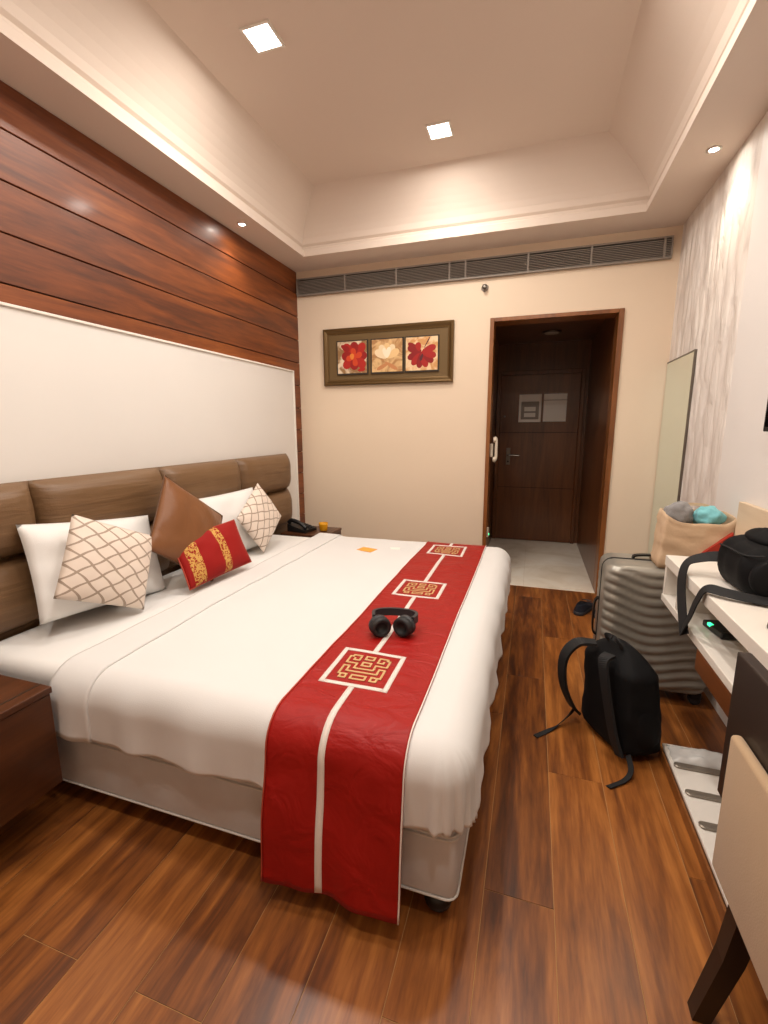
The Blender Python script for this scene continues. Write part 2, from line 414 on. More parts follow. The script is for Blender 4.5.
# ------------------------------------------------------------ entry lobby and door
EX0, EX1, ED, EZ = 1.60, 2.545, 1.66, 2.20
tag(box('wall_entry_left', (EX0-0.06, 0.12, 0), (EX0, ED, EZ), M['darkwood']), 'dark wood left wall of the entry lobby', 'wall', kind='structure')
wer = box('wall_entry_right', (EX1, 0.12, 0), (EX1+0.06, ED, EZ), M['darkwood']); tag(wer, 'dark wood right wall of the entry lobby', 'wall', kind='structure')
tag(box('wall_entry_end', (EX0-0.06, ED, 0), (EX1+0.06, ED+0.06, EZ), M['darkwood']), 'dark wood end wall around the entrance door', 'wall', kind='structure')
tag(box('ceiling_entry', (EX0-0.06, 0.12, EZ), (EX1+0.06, ED+0.06, EZ+0.06), M['darkwood']), 'dark wood ceiling of the entry lobby', 'ceiling', kind='structure')
fe = box('floor_entry', (EX0-0.06, 0.005, -0.06), (EX1+0.06, ED+0.06, -0.008), M['under']); tag(fe, 'beige stone tile floor of the entry lobby', 'floor', kind='structure')
for a, b in ((1.60, 2.00), (2.00, 2.545)):
    for c, d in ((0.005, 0.80), (0.80, 1.66)):
        box('tile', (a+0.0004, c+0.0004, -0.008), (b-0.0004, d-0.0004, 0.001), M['tile'], fe, 0.0004, 1)
dr = thing('door_1', 'dark wood entrance door with lever handle', 'door', (1.645, ED, 0), 0, kind='structure')
box('leaf', (0, -0.035, 0.006), (0.825, -0.002, 1.865), M['darkwood'], dr, 0.003, 1)
for zz in (0.62, 1.24): box('groove', (0.0, -0.0362, zz), (0.825, -0.0345, zz+0.005), M['joint'], dr)
hd = box('handle_plate', (0.085, -0.043, 0.88), (0.130, -0.035, 1.07), M['steel'], dr, 0.003, 2)
tube('lever', [(0.107, -0.043, 0.99), (0.107, -0.085, 0.99), (0.125, -0.092, 0.99), (0.235, -0.092, 0.988)], 0.009, M['chrome'], hd)
mesh_obj('keyhole', lathe_bm([(0.011, 0), (0.011, 0.004), (0.004, 0.005)], 16, M4=Matrix.Translation((0.107, -0.043, 0.915)) @ Matrix.Rotation(PI/2, 4, 'X')), M['blackplastic'], hd)
mesh_obj('peephole', lathe_bm([(0.012, 0), (0.012, 0.004), (0.005, 0.006)], 16, M4=Matrix.Translation((0.05, -0.035, 1.42)) @ Matrix.Rotation(PI/2, 4, 'X')), M['steel'], dr)
tf = thing('trim_1', 'dark wood casing around the entrance door', 'trim', (0, 0, 0), 0, kind='structure')
box('casing', (1.605, ED-0.045, 0), (1.645, ED-0.002, 1.91), M['darkwood'], tf, 0.003, 1)
box('casing', (2.470, ED-0.045, 0), (2.510, ED-0.002, 1.91), M['darkwood'], tf, 0.003, 1)
box('casing', (1.645, ED-0.045, 1.866), (2.470, ED-0.002, 1.91), M['darkwood'], tf, 0.003, 1)
t = thing('evacuation_notice', 'small framed plan notice on the dark entrance door', 'notice', (1.963, ED-0.036, 1.355))
box('frame', (-0.118, -0.008, 0), (0.118, 0, 0.30), M['notice'], t, 0.002, 1)
box('sheet', (-0.094, -0.0095, 0.03), (0.094, -0.008, 0.222), M['noticedark'], t)
box('plan_drawing', (-0.060, -0.0102, 0.055), (0.060, -0.0095, 0.165), M['whitecard'], t)
box('plan_corridor', (-0.060, -0.0108, 0.100), (0.060, -0.0102, 0.118), M['noticedark'], t)
t = thing('paper_notice', 'plain white paper notice right of the framed plan on the door', 'notice', (2.222, ED-0.036, 1.36))
box('sheet', (-0.118, -0.005, 0), (0.118, 0, 0.295), M['whitecard'], t)
box('heading_band', (-0.118, -0.0058, 0.225), (0.118, -0.005, 0.233), M['noticedark'], t)
t = thing('lobby_ceiling_lamp', 'unlit round lamp on the dark lobby ceiling', 'ceiling light', (2.13, 1.10, EZ))
mesh_obj('rim', lathe_bm([(0.09, 0), (0.09, -0.010), (0.078, -0.014), (0.070, -0.012)], 28), M['steel'], t, True)
mesh_obj('lens', lathe_bm([(0.070, -0.010), (0.06, -0.018), (0.02, -0.021), (0.004, -0.0215)], 28), M['lampoff'], t, True)
# doorway casing in the back wall
tj = thing('trim_2', 'brown wood casing lining the doorway', 'trim', (0, 0, 0), 0, kind='structure')
box('jamb', (1.654, -0.016, 0), (1.684, 0.16, 2.123), M['jamb'], tj, 0.002, 1)
box('jamb', (2.546, -0.016, 0), (2.582, 0.16, 2.123), M['jamb'], tj, 0.002, 1)
box('head', (1.684, -0.016, 2.095), (2.546, 0.16, 2.123), M['jamb'], tj, 0.002, 1)
t = thing('wall_phone', 'ivory wall handset on the left door jamb', 'phone', (1.684, 0.07, 1.115))
box('cradle', (0, -0.026, -0.055), (0.022, 0.026, 0.055), M['ivory'], t, 0.006, 2)
hs = tube('handset', [(0.030, 0, 0.105), (0.044, 0, 0.085), (0.046, 0, 0.02), (0.046, 0, -0.06), (0.034, 0, -0.088)], 0.012, M['ivory'], t)
mesh_obj('earpiece', lathe_bm([(0.022, -0.012), (0.024, 0.0), (0.018, 0.012)], 16, M4=Matrix.Translation((0.034, 0, 0.085)) @ Matrix.Rotation(PI/2, 4, 'Y')), M['ivory'], hs, True)
mesh_obj('mouthpiece', lathe_bm([(0.022, -0.012), (0.024, 0.0), (0.018, 0.012)], 16, M4=Matrix.Translation((0.034, 0, -0.075)) @ Matrix.Rotation(PI/2, 4, 'Y')), M['ivory'], hs, True)
t = thing('jamb_sensor', 'small white switch with green light low on the left jamb', 'switch', (1.684, 0.05, 0.43))
box('plate', (0, -0.02, -0.04), (0.014, 0.02, 0.04), M['ivory'], t, 0.003, 2)
box('indicator', (0.014, -0.008, -0.025), (0.018, 0.008, -0.008), M['green'], t, 0.002, 1)

# ------------------------------------------------------------ vent grille, sprinkler, picture on the back wall
t = thing('air_vent', 'long grey slatted air grille under the ceiling', 'air vent', (0, 0, 2.415))
box('backing', (0.02, -0.006, 0.01), (2.83, -0.001, 0.129), M['grilledark'], t)
box('frame_bar', (0.012, -0.03, 0.0), (2.838, -0.001, 0.010), M['grille'], t, 0.001, 1)
box('frame_bar', (0.012, -0.03, 0.129), (2.838, -0.001, 0.139), M['grille'], t, 0.001, 1)
for xx in (0.012, 2.828): box('frame_end', (xx, -0.03, 0.010), (xx+0.010, -0.001, 0.129), M['grille'], t)
for xx in (0.46, 0.905, 1.333, 1.456, 1.911, 2.337, 2.79): box('mullion', (xx-0.007, -0.029, 0.010), (xx+0.007, -0.006, 0.129), M['grille'], t)
sl = box_bm((0.022, -0.028, -0.0022), (2.828, -0.012, 0.0022)); bmesh.ops.rotate(sl, verts=sl.verts[:], cent=(0, -0.016, 0), matrix=Matrix.Rotation(math.radians(28), 3, 'X'))
s0 = mesh_obj('slat', sl, M['grille'], t); s0.location = (0, 0, 0.020)
for k in range(1, 10):
    o = s0.copy(); COL.objects.link(o); o.parent = t; o.location = (0, 0, 0.020+k*0.0111)
t = thing('wall_sprinkler', 'small dark sprinkler nozzle below the air grille', 'sprinkler', (1.604, 0, 2.346))
mesh_obj('escutcheon', lathe_bm([(0.028, 0), (0.026, 0.005), (0.012, 0.008)], 20, M4=Matrix.Rotation(PI/2, 4, 'X')), M['grille'], t, True)
mesh_obj('nozzle', lathe_bm([(0.010, 0.006), (0.010, 0.035), (0.018, 0.037), (0.018, 0.041), (0.006, 0.043)], 16, M4=Matrix.Rotation(PI/2, 4, 'X')), M['steel'], t, True)

PX0, PX1, PZ0, PZ1 = 0.250, 1.378, 1.661, 2.128
t = thing('framed_picture', 'wide bronze framed picture with three floral panels on the cream wall', 'picture', ((PX0+PX1)/2, 0, PZ0))
w = (PX1-PX0)/2; h = PZ1-PZ0
box('mount', (-w+0.02, -0.016, 0.02), (w-0.02, -0.002, h-0.02), M['mount'], t)
def frame_bar(a, b, inn):
    # mitred bar with a stepped section; a,b end points on the outer edge, inn = inward dir
    bm = bmesh.new(); d = (Vector(b)-Vector(a)).normalized(); inn = Vector(inn); secs = [(0, 0), (0, -0.030), (0.010, -0.036), (0.020, -0.034), (0.036, -0.022), (0.048, -0.020), (0.048, 0)]
    r0 = [bm.verts.new(Vector(a)+inn*i+d*i+Vector((0, y, 0))) for i, y in secs]; r1 = [bm.verts.new(Vector(b)+inn*i-d*i+Vector((0, y, 0))) for i, y in secs]
    n = len(secs)
    for k in range(n): bm.faces.new((r0[k], r0[(k+1) % n], r1[(k+1) % n], r1[k]))
    bm.faces.new(r0); bm.faces.new(r1[::-1]); return mesh_obj('frame_bar', bm, M['bronze'], t)
frame_bar((-w, 0, 0), (w, 0, 0), (0, 0, 1)); frame_bar((w, 0, h), (-w, 0, h), (0, 0, -1))
frame_bar((-w, 0, h), (-w, 0, 0), (1, 0, 0)); frame_bar((w, 0, 0), (w, 0, h), (-1, 0, 0))
def petal(bm, cx, cz, ang, ln, wd, y, mi):
    pts = []
    for k in range(14):
        a = 2*PI*k/14; u = 0.5-0.5*math.cos(a); v = math.sin(a)*(0.55+0.45*u)
        px = u*ln; pz = v*wd/2
        pts.append(bm.verts.new((cx+px*math.cos(ang)-pz*math.sin(ang), y, cz+px*math.sin(ang)+pz*math.cos(ang))))
    f = bm.faces.new(pts); f.material_index = mi
def canvas(xc, base, blot, petals, cols, seed):
    r = random.Random(seed)
    m = mat('painted canvas', base, 0.7); v = coords(m, (1, 1, 1)); n = noise_tex(m, v, 9, 3, 0.5, 1.5)
    L(m, mixc(m, ramp(m, n, [(0.42, (0, 0, 0)), (0.58, (255, 255, 255))]), base, blot), bsdf(m).inputs['Base Color'])
    e = box('canvas', (xc-0.142, -0.028, 0.086), (xc+0.142, -0.016, 0.366), [M['darkline']], t)
    box('painted_face', (xc-0.132, -0.030, 0.098), (xc+0.132, -0.028, 0.357), m, e)
    mats = [mat('flower paint', c, 0.7) for c in cols]
    bm = bmesh.new(); y = -0.0302
    for (cx, cz, ang, ln, wd, mi) in petals:
        petal(bm, xc+cx, 0.228+cz, math.radians(ang), ln, wd, y, mi); y -= 0.00012
    mesh_obj('flower_print', bm, mats, e)
canvas(-0.298, (226, 206, 176), (150, 112, 70), [(0.02, 0.01, a, 0.115+0.02*(i % 2), 0.095, i % 2) for i, a in enumerate(range(0, 360, 45))]
       + [(0.02, 0.0, a, 0.075, 0.06, 2) for a in (20, 100, 190, 280)] + [(0.0, -0.02, 90, 0.05, 0.05, 3)] + [(-0.10, 0.10, -30, 0.09, 0.06, 0), (0.05, -0.11, 10, 0.07, 0.04, 1)],
       [(150, 20, 16), (178, 34, 22), (206, 66, 26), (226, 130, 50)], 1)
canvas(0.012, (222, 184, 130), (176, 128, 80), [(0.0, -0.02, a, 0.12, 0.075, i % 2) for i, a in enumerate((60, 90, 120, 30, 150))] + [(0.0, -0.02, 75, 0.09, 0.05, 2), (0.0, -0.02, 110, 0.085, 0.045, 2)]
       + [(-0.02, -0.05, -30, 0.13, 0.04, 3), (0.02, -0.06, 205, 0.12, 0.04, 3)], [(240, 216, 176), (232, 196, 140), (248, 232, 204), (196, 132, 84)], 2)
canvas(0.306, (232, 202, 160), (206, 150, 92), [(0.0, 0.01, a, 0.125, 0.07, i % 2) for i, a in enumerate((200, 230, 260, 290, 320, 345, 160, 20))] + [(0.0, 0.02, 150, 0.13, 0.05, 0), (-0.02, 0.02, 100, 0.07, 0.06, 1)]
       + [(0.02, 0.04, 60, 0.10, 0.012, 2), (0.01, 0.0, 250, 0.06, 0.03, 2)], [(136, 18, 18), (164, 28, 22), (84, 34, 40)], 3)

# ------------------------------------------------------------ mirror and television on the right wall
t = thing('wall_mirror', 'tall narrow mirror on the wallpaper beside the room corner', 'mirror', (WX, -0.30, 0.30))
box('glass', (-0.010, -0.290, 0.004), (-0.002, 0.290, 1.433), M['mirror'], t, 0.001, 1)
for lo, hi in (((-0.014, -0.297, 0), (0, -0.290, 1.44)), ((-0.014, -0.290, 1.433), (0, 0.290, 1.44)), ((-0.014, -0.290, 0), (0, 0.290, 0.004))):
    box('edge_strip', lo, hi, M['steel'], t)
t = thing('television', 'black flat television on the white lining, cut by the right edge', 'television', (WX-0.005, -1.665, 1.28))
box('bezel', (-0.045, -0.98, 0), (-0.012, 0, 0.60), M['blackplastic'], t, 0.004, 2)
box('screen', (-0.0465, -0.965, 0.018), (-0.045, -0.015, 0.585), M['tv'], t)
box('wall_bracket', (-0.012, -0.62, 0.2), (-0.0005, -0.36, 0.4), M['steel'], t)

# ------------------------------------------------------------ white wall panel and headboard
t = thing('wall_panel', 'large white panel on the boarded wall above the headboard', 'wall panel', (0, -2.05, 0.40))
box('board', (0, -1.88, 0), (0.020, 1.88, 1.374), M['panel'], t, 0.001, 1)
for lo, hi in (((0, 1.88, 0), (0.030, 1.895, 1.386)), ((0, -1.895, 0), (0.030, -1.88, 1.386)), ((0, -1.88, 1.374), (0.030, 1.88, 1.386))):
    box('edge_trim', lo, hi, M['white'], t, 0.002, 1)
t = thing('headboard', 'bronze leather headboard of padded blocks in two rows', 'headboard', (0.03, 0, 0))
box('back_board', (0.0, -3.85, 0.10), (0.020, -0.40, 1.085), M['leather'], t)
def pad(y0, y1, z0, z1):
    ny, nz = 22, 12; bm = bmesh.new(); g = []
    for j in range(nz+1):
        row = []
        for i in range(ny+1):
            u = 2*i/ny-1; v = 2*j/nz-1
            k = (1-abs(u)**8)**0.5 * (1-abs(v)**3.0)**0.5
            xx = 0.022+0.080*k+0.004*noise.noise(Vector((u*3+y0*7, v*2+z0*5, 1.3)))*k
            row.append(bm.verts.new((xx, (y0+y1)/2+u*(y1-y0)/2, (z0+z1)/2+v*(z1-z0)/2)))
        g.append(row)
    for j in range(nz):
        for i in range(ny): bm.faces.new((g[j][i], g[j][i+1], g[j+1][i+1], g[j+1][i]))
    ring = g[0]+[g[j][-1] for j in range(1, nz+1)]+g[-1][-2::-1]+[g[j][0] for j in range(nz-1, 0, -1)]
    bk = [bm.verts.new((0.018, v.co.y, v.co.z)) for v in ring]; n = len(ring)
    for k in range(n): bm.faces.new((ring[k], bk[k], bk[(k+1) % n], ring[(k+1) % n]))
    bm.faces.new(bk)
    mesh_obj('padded_block', bm, M['leather'], t, True)
yb = [-0.395, -1.085, -1.775, -2.465, -3.155, -3.845]
for a, b in zip(yb, yb[1:]):
    pad(b, a, 0.80, 1.092); pad(b, a, 0.505, 0.797)

# ------------------------------------------------------------ bed
BX0, BX1, BY0, BY1 = 0.135, 1.886, -2.79, -0.75
t = thing('bed', 'king size bed base in grey fabric under white bedding', 'bed', ((BX0+BX1)/2, (BY0+BY1)/2, 0))
hw, hd_ = (BX1-BX0)/2, (BY1-BY0)/2
box('divan_base', (-hw, -hd_, 0.068), (hw, hd_, 0.285), M['base'], t, 0.025, 4, True)
for zz in (0.262, 0.275, 0.082):
    pts = [(x_, y_, zz) for x_, y_ in rrect(2*hw+0.003, 2*hd_+0.003, 0.03, 4)]
    mesh_obj('piping', sweep_bm(pts, circ(0.0035, 6), closed=True), M['stripe'], t, True)
leg_prof = [(0.020, 0.075), (0.022, 0.060), (0.036, 0.052), (0.041, 0.034), (0.036, 0.014), (0.024, 0.0)]
for sx in (-1, 1):
    for sy in (-1, 1):
        mesh_obj('leg', lathe_bm(leg_prof, 20, M4=Matrix.Translation((sx*(hw-0.055), sy*(hd_-0.05), 0))), M['blackplastic'], t, True)
mt = box('mattress', (0.056, BY0+0.012, 0.286), (BX1-0.012, BY1-0.012, 0.495), M['pillow'], None, 0.05, 5, True); tag(mt, 'white sheeted mattress, bare beside the pillows', 'mattress')

# draped cloth over the bed: inner rectangle + rounded drop
RR = 0.085; IX1 = 1.905-RR; IY0 = -2.812+RR; IY1 = -0.728-RR; ZB = 0.510
def drape(x, y, lift=0.0, flare=0.0, puff=1.0):
    """x,y are cloth coordinates (flat lengths); beyond the inner rectangle the cloth bends down"""
    dx = max(0.0, x-IX1); dy = (y-IY1) if y > IY1 else ((y-IY0) if y < IY0 else 0.0)
    d = math.hypot(dx, dy); r = RR+lift
    zz = ZB+lift; cx = min(x, IX1); cy = min(max(y, IY0), IY1)
    if puff:
        kz = 1.0 if d < 0.02 else max(0.35, 1-(d-0.02)*5)
        zz += kz*puff*(0.009*noise.noise(Vector((x*2.2, y*2.2, 0.3)))+0.004*noise.noise(Vector((x*6, y*6, 2.1))))
    if d < 1e-9: return Vector((cx, cy, zz))
    nx, ny = dx/d, dy/d
    if d < RR*PI/2: a = d/RR; out = r*math.sin(a); drop = r*(1-math.cos(a))
    else:
        e = d-RR*PI/2; out = r+flare*e; drop = r+e
    k = min(1.0, max(0.0, (d-0.05)/0.2))
    s = cx*abs(ny) + cy*abs(nx) + math.atan2(ny, nx)*0.16
    out += puff*k*(0.007*math.sin(s*23+2*noise.noise(Vector((s*3, d*4, 0))))+0.003*math.sin(s*51+1.0)*k + 0.012*noise.noise(Vector((s*5, d*5, 4.0))))
    return Vector((cx+nx*out, cy+ny*out, zz-drop))
LH = RR*PI/2+0.118           # hem length past the inner rectangle
def cap(x, y, lmax):
    dx = max(0.0, x-IX1); dy = (y-IY1) if y > IY1 else ((y-IY0) if y < IY0 else 0.0); d = math.hypot(dx, dy)
    if d > lmax:
        s = lmax/d; return (IX1+dx*s if dx > 0 else x, (IY1 if y > IY1 else IY0)+dy*s if dy else y)
    return x, y
def cloth(name, x0, x1, y0, y1, nx, ny, m, parent=None, lift=0.0, flare=0.0, thick=0.006, lmax=None, puff=1.0, head=None):
    bm = bmesh.new(); top = []; bot = []
    for i in range(nx+1):
        a = []; b = []
        for j in range(ny+1):
            xx = x0+(x1-x0)*i/nx; yy = y0+(y1-y0)*j/ny
            if lmax:
                xx, yy = cap(xx, yy, lmax)
            if head: xx += head(yy, i/nx)
            a.append(bm.verts.new(drape(xx, yy, lift+thick, flare, puff))); b.append(bm.verts.new(drape(xx, yy, lift, flare, puff)))
        top.append(a); bot.append(b)
    for i in range(nx):
        for j in range(ny):
            bm.faces.new((top[i][j], top[i+1][j], top[i+1][j+1], top[i][j+1])); bm.faces.new((bot[i][j], bot[i][j+1], bot[i+1][j+1], bot[i+1][j]))
    for j in range(ny):
        bm.faces.new((top[0][j], top[0][j+1], bot[0][j+1], bot[0][j])); bm.faces.new((top[nx][j], bot[nx][j], bot[nx][j+1], top[nx][j+1]))
    for i in range(nx):
        bm.faces.new((top[i][0], bot[i][0], bot[i+1][0], top[i+1][0])); bm.faces.new((top[i][ny], top[i+1][ny], bot[i+1][ny], bot[i][ny]))
    return mesh_obj(name, bm, m, parent, True)
dv = thing('duvet', 'white duvet spread over the bed and hanging over its sides', 'duvet', (0, 0, 0))
def duvet_cover(x0, lift, hem):
    bm = bmesh.new(); nx, ny, nd, nc = 60, 90, 26, 22
    xs = [x0+(IX1-x0)*i/nx for i in range(nx+1)]; ys = [IY0+(IY1-IY0)*j/ny for j in range(ny+1)]
    g = [[bm.verts.new(drape(x_, y_, lift)) for y_ in ys] for x_ in xs]
    for i in range(nx):
        for j in range(ny): bm.faces.new((g[i][j], g[i+1][j], g[i+1][j+1], g[i][j+1]))
    per = [(xs[i], IY0, 0, -1, g[i][0]) for i in range(nx+1)]
    per += [(IX1, IY0, math.sin(PI/2*k/nc), -math.cos(PI/2*k/nc), g[nx][0]) for k in range(1, nc)]
    per += [(IX1, ys[j], 1, 0, g[nx][j]) for j in range(ny+1)]
    per += [(IX1, IY1, math.cos(PI/2*k/nc), math.sin(PI/2*k/nc), g[nx][ny]) for k in range(1, nc)]
    per += [(xs[i], IY1, 0, 1, g[i][ny]) for i in range(nx, -1, -1)]
    prev = None
    for (px, py, qx, qy, v0) in per:
        col = [v0]
        for k in range(1, nd+1):
            d = hem*k/nd; col.append(bm.verts.new(drape(px+qx*d, py+qy*d, lift, 0.03)))
        if prev:
            for k in range(nd):
                q = [prev[k], col[k], col[k+1], prev[k+1]]; u = []
                for v in q:
                    if v not in u: u.append(v)
                if len(u) >= 3: bm.faces.new(u)
        prev = col
    o = mesh_obj('cover', bm, M['linen'], dv, True)
    sm = o.modifiers.new('thickness', 'SOLIDIFY'); sm.thickness = 0.012; sm.offset = 0.0
duvet_cover(0.56, 0.008, LH)
cloth('turned_back_fold', 0.545, 0.705, IY0-LH, IY1+LH, 16, 130, M['linen'], dv, 0.012, 0.03, 0.010, LH, head=lambda y, u: 0.008*math.sin(y*4)*u)
# runner
RX0, RX1 = 1.362, 1.757
YH0 = IY0-(RR*PI/2+0.355); YH1 = IY1+(RR*PI/2+0.355); RL = 0.024
rn = thing('bed_runner', 'red satin bed runner with white ribbon and gold square motifs', 'bed runner', (0, 0, 0))
cloth('runner_cloth', RX0, RX1, YH0, YH1, 30, 170, M['red'], rn, RL-0.008, 0.14, 0.004)
RC = 1.530; RT = RL-0.004
def strip(name, x0, x1, y0, y1, m, parent, lift=RT, thick=0.0018):
    n = max(2, int(abs(y1-y0)/0.02)); mx = max(1, int(abs(x1-x0)/0.02))
    return cloth(name, x0, x1, y0, y1, mx, n, m, parent, lift, 0.14, thick)
med_y = [-0.985, -1.725, -2.500]
HM = 0.112
cuts = [YH0+0.004]+sum([[c-HM, c+HM] for c in sorted(med_y)], [])+[YH1-0.004]
for a, b in zip(cuts[0::2], cuts[1::2]): strip('ribbon', RC-0.0095, RC+0.0095, a, b, M['ribbon'], rn)
for xx in (RX0, RX1-0.004): strip('edge_piping', xx, xx+0.004, YH0, YH1, M['redpipe'] if xx == RX0 else M['ribbon'], rn)
PAT = [".####.##", "##..#.#.", "#.#.#.##", "#.###...", "#.....##", "#####.#.", "....#.##", "###.#...", "#.#.####", "#.#.....", "#.######", "#.......", "####.###", ".#.#.#..", ".###.###"]
def runs():
    full = [r+r[::-1] for r in PAT]; out = []; H = len(full); Wd = len(full[0])
    for j in range(H):
        i = 0
        while i < Wd:
            if full[j][i] == '#':
                k = i
                while k+1 < Wd and full[j][k+1] == '#': k += 1
                if k > i or not ((j > 0 and full[j-1][i] == '#') or (j < H-1 and full[j+1][i] == '#')): out.append((i, j, k, j))
                i = k+1
            else: i += 1
    for i in range(Wd):
        j = 0
        while j < H:
            if full[j][i] == '#':
                k = j
                while k+1 < H and full[k+1][i] == '#': k += 1
                if k > j: out.append((i, j, i, k))
                j = k+1
            else: j += 1
    return out, Wd, H
RUNS, PWD, PHT = runs()
for yc in med_y:
    md = cloth('medallion_border', RC-HM, RC-HM+0.016, yc-HM, yc+HM, 1, 11, M['ribbon'], rn, RT, 0, 0.0018)
    for a, b, c, d in ((RC+HM-0.016, RC+HM, yc-HM, yc+HM), (RC-HM+0.016, RC+HM-0.016, yc-HM, yc-HM+0.016), (RC-HM+0.016, RC+HM-0.016, yc+HM-0.016, yc+HM)):
        strip('medallion_border', a, b, c, d, M['ribbon'], rn)
    bm = bmesh.new(); S_ = 0.150; cw = S_/PWD; ch = S_/PHT
    for (i0, j0, i1, j1) in RUNS:
        xa = RC-S_/2+i0*cw+cw*0.12; xb = RC-S_/2+(i1+1)*cw-cw*0.12; ya = yc+S_/2-(j1+1)*ch+ch*0.12; yb_ = yc+S_/2-j0*ch-ch*0.12
        def z_at(x_, y_): return drape(x_, y_, RT).z
        vs = [(xa, ya), (xb, ya), (xb, yb_), (xa, yb_)]
        lo = [bm.verts.new((p, q, z_at(p, q))) for p, q in vs]; hi = [bm.verts.new((p, q, z_at(p, q)+0.002)) for p, q in vs]
        bm.faces.new(hi)
        for k in range(4): bm.faces.new((lo[k], lo[(k+1) % 4], hi[(k+1) % 4], hi[k]))
    mesh_obj('gold_motif', bm, M['gold'], rn)

# pillows and cushions
def cushion_bm(w, h, T, p=2.6, pinch=0.05, n=26, seed=0, wr=0.006):
    bm = bmesh.new(); F = []; B = []
    for j in range(n+1):
        fr = []; br = []
        for i in range(n+1):
            u = 2*i/n-1; v = 2*j/n-1
            xx = w/2*u*(1-pinch*(1-v*v)); yy = h/2*v*(1-pinch*(1-u*u))
            k = max(0.0, (1-abs(u)**p))**0.62*max(0.0, (1-abs(v)**p))**0.62
            nz = wr*noise.noise(Vector((u*2.5+seed, v*2.5, seed*1.7)))*min(1, k*2)
            fr.append(bm.verts.new((xx, yy, T/2*k+nz)))
            if 0 < i < n and 0 < j < n: br.append(bm.verts.new((xx, yy, -T/2*k+nz)))
            else: br.append(fr[-1])
        F.append(fr); B.append(br)
    for j in range(n):
        for i in range(n):
            bm.faces.new((F[j][i], F[j][i+1], F[j+1][i+1], F[j+1][i])); 
            q = (B[j][i], B[j+1][i], B[j+1][i+1], B[j][i+1])
            if len({v for v in q}) == 4 and not set(q) == {F[j][i], F[j][i+1], F[j+1][i+1], F[j+1][i]}: bm.faces.new(q)
    return bm
def edge_cord(w, h, pinch, r, m, parent):
    pts = []; n = 20
    def E(u, v): return (w/2*u*(1-pinch*(1-v*v)), h/2*v*(1-pinch*(1-u*u)), 0)
    for k in range(n): pts.append(E(-1+2*k/n, -1))
    for k in range(n): pts.append(E(1, -1+2*k/n))
    for k in range(n): pts.append(E(1-2*k/n, 1))
    for k in range(n): pts.append(E(-1, 1-2*k/n))
    mesh_obj('piping', sweep_bm([Vector(p) for p in pts], circ(r, 6), side=(0, 0, 1), closed=True), m, parent, True)
def pose(o, c, lean, yaw=0.0, roll=0.0):
    """front normal faces +x (yaw turns it), leaned back by `lean` degrees from vertical, rolled in plane"""
    a = math.radians(lean); nrm = Vector((math.cos(a), 0, math.sin(a))); up = Vector((-math.sin(a), 0, math.cos(a))); rt = up.cross(nrm)
    R = Matrix((rt, up, nrm)).transposed().to_4x4()
    o.matrix_world = Matrix.Translation(c) @ Matrix.Rotation(math.radians(yaw), 4, 'Z') @ R @ Matrix.Rotation(math.radians(roll), 4, 'Z')
def cushion(name, label, cat, w, h, T, m, c, lean, yaw=0, roll=0, seed=0, cord=None, group=None, pinch=0.05, p=2.6, wr=0.006):
    o = mesh_obj(name, cushion_bm(w, h, T, p, pinch, 26, seed, wr), m, None, True); pose(o, c, lean, yaw, roll); tag(o, label, cat, group)
    if cord: edge_cord(w, h, pinch, 0.0035, cord, o)
    return o
G1 = 'white bed pillows'; G2 = 'scatter cushions on the bed'
cushion('pillow', 'white pillow behind the large lattice cushion', 'pillow', 0.63, 0.395, 0.12, M['pillow'], (0.207, -2.305, 0.715), 18, 2, -7.4, 1, None, G1, 0.035, 3.4, 0.012)
cushion('pillow', 'white pillow at the far end behind the small lattice cushion', 'pillow', 0.66, 0.40, 0.12, M['pillow'], (0.215, -1.395, 0.705), 18, -2, 0, 3, None, G1, 0.035, 3.4, 0.012)
cushion('cushion', 'large cream lattice cushion nearest the viewer', 'cushion', 0.365, 0.345, 0.115, M['lattice'], (0.330, -2.372, 0.736), 17.3, -8, -27, 4, None, G2, 0.02)
cushion('cushion', 'brown satin cushion standing on one corner', 'cushion', 0.412, 0.448, 0.12, M['brownsatin'], (0.335, -1.895, 0.779), 16, 3.6, 51, 5, M['cord'], G2, 0.02)
cushion('cushion', 'small oblong red cushion with gold bands', 'cushion', 0.462, 0.262, 0.095, M['redgold'], (0.425, -1.830, 0.652), 22.5, -5.5, 2, 6, M['redpipe'], G2, 0.035)
cushion('cushion', 'cream lattice cushion standing on its corner at the far end', 'cushion', 0.37, 0.305, 0.10, M['lattice'], (0.335, -1.240, 0.725), 17, -1, 30.5, 7, None, G2, 0.02)

# headphones on the runner
hp = thing('headphones', 'black over-ear headphones lying on the red runner', 'headphones', (1.545, -2.215, drape(1.545, -2.215, RL).z-0.002), math.radians(8))
def earcup(x, y, ang):
    m4 = Matrix.Translation((x, y, 0.038)) @ Matrix.Rotation(ang, 4, 'Z') @ Matrix.Rotation(PI/2, 4, 'X') @ Matrix.Diagonal((1.05, 1.0, 1.15, 1))
    c = mesh_obj('ear_cup', lathe_bm([(0.012, -0.028), (0.030, -0.026), (0.038, -0.016), (0.0385, 0.0)], 24, M4=m4), M['darkgrey'], hp, True)
    mesh_obj('ear_pad', lathe_bm([(0.036, 0.0), (0.038, 0.006), (0.036, 0.018), (0.028, 0.022), (0.020, 0.016), (0.018, 0.004)], 24, M4=m4), M['pad'], c, True)
earcup(-0.048, -0.035, math.radians(30)); earcup(0.042, -0.020, math.radians(-25))
arc = [(-0.074, -0.02, 0.060), (-0.084, 0.03, 0.056), (-0.066, 0.070, 0.050), (-0.02, 0.092, 0.046), (0.03, 0.090, 0.046), (0.070, 0.066, 0.050), (0.084, 0.025, 0.056), (0.074, -0.018, 0.060)]
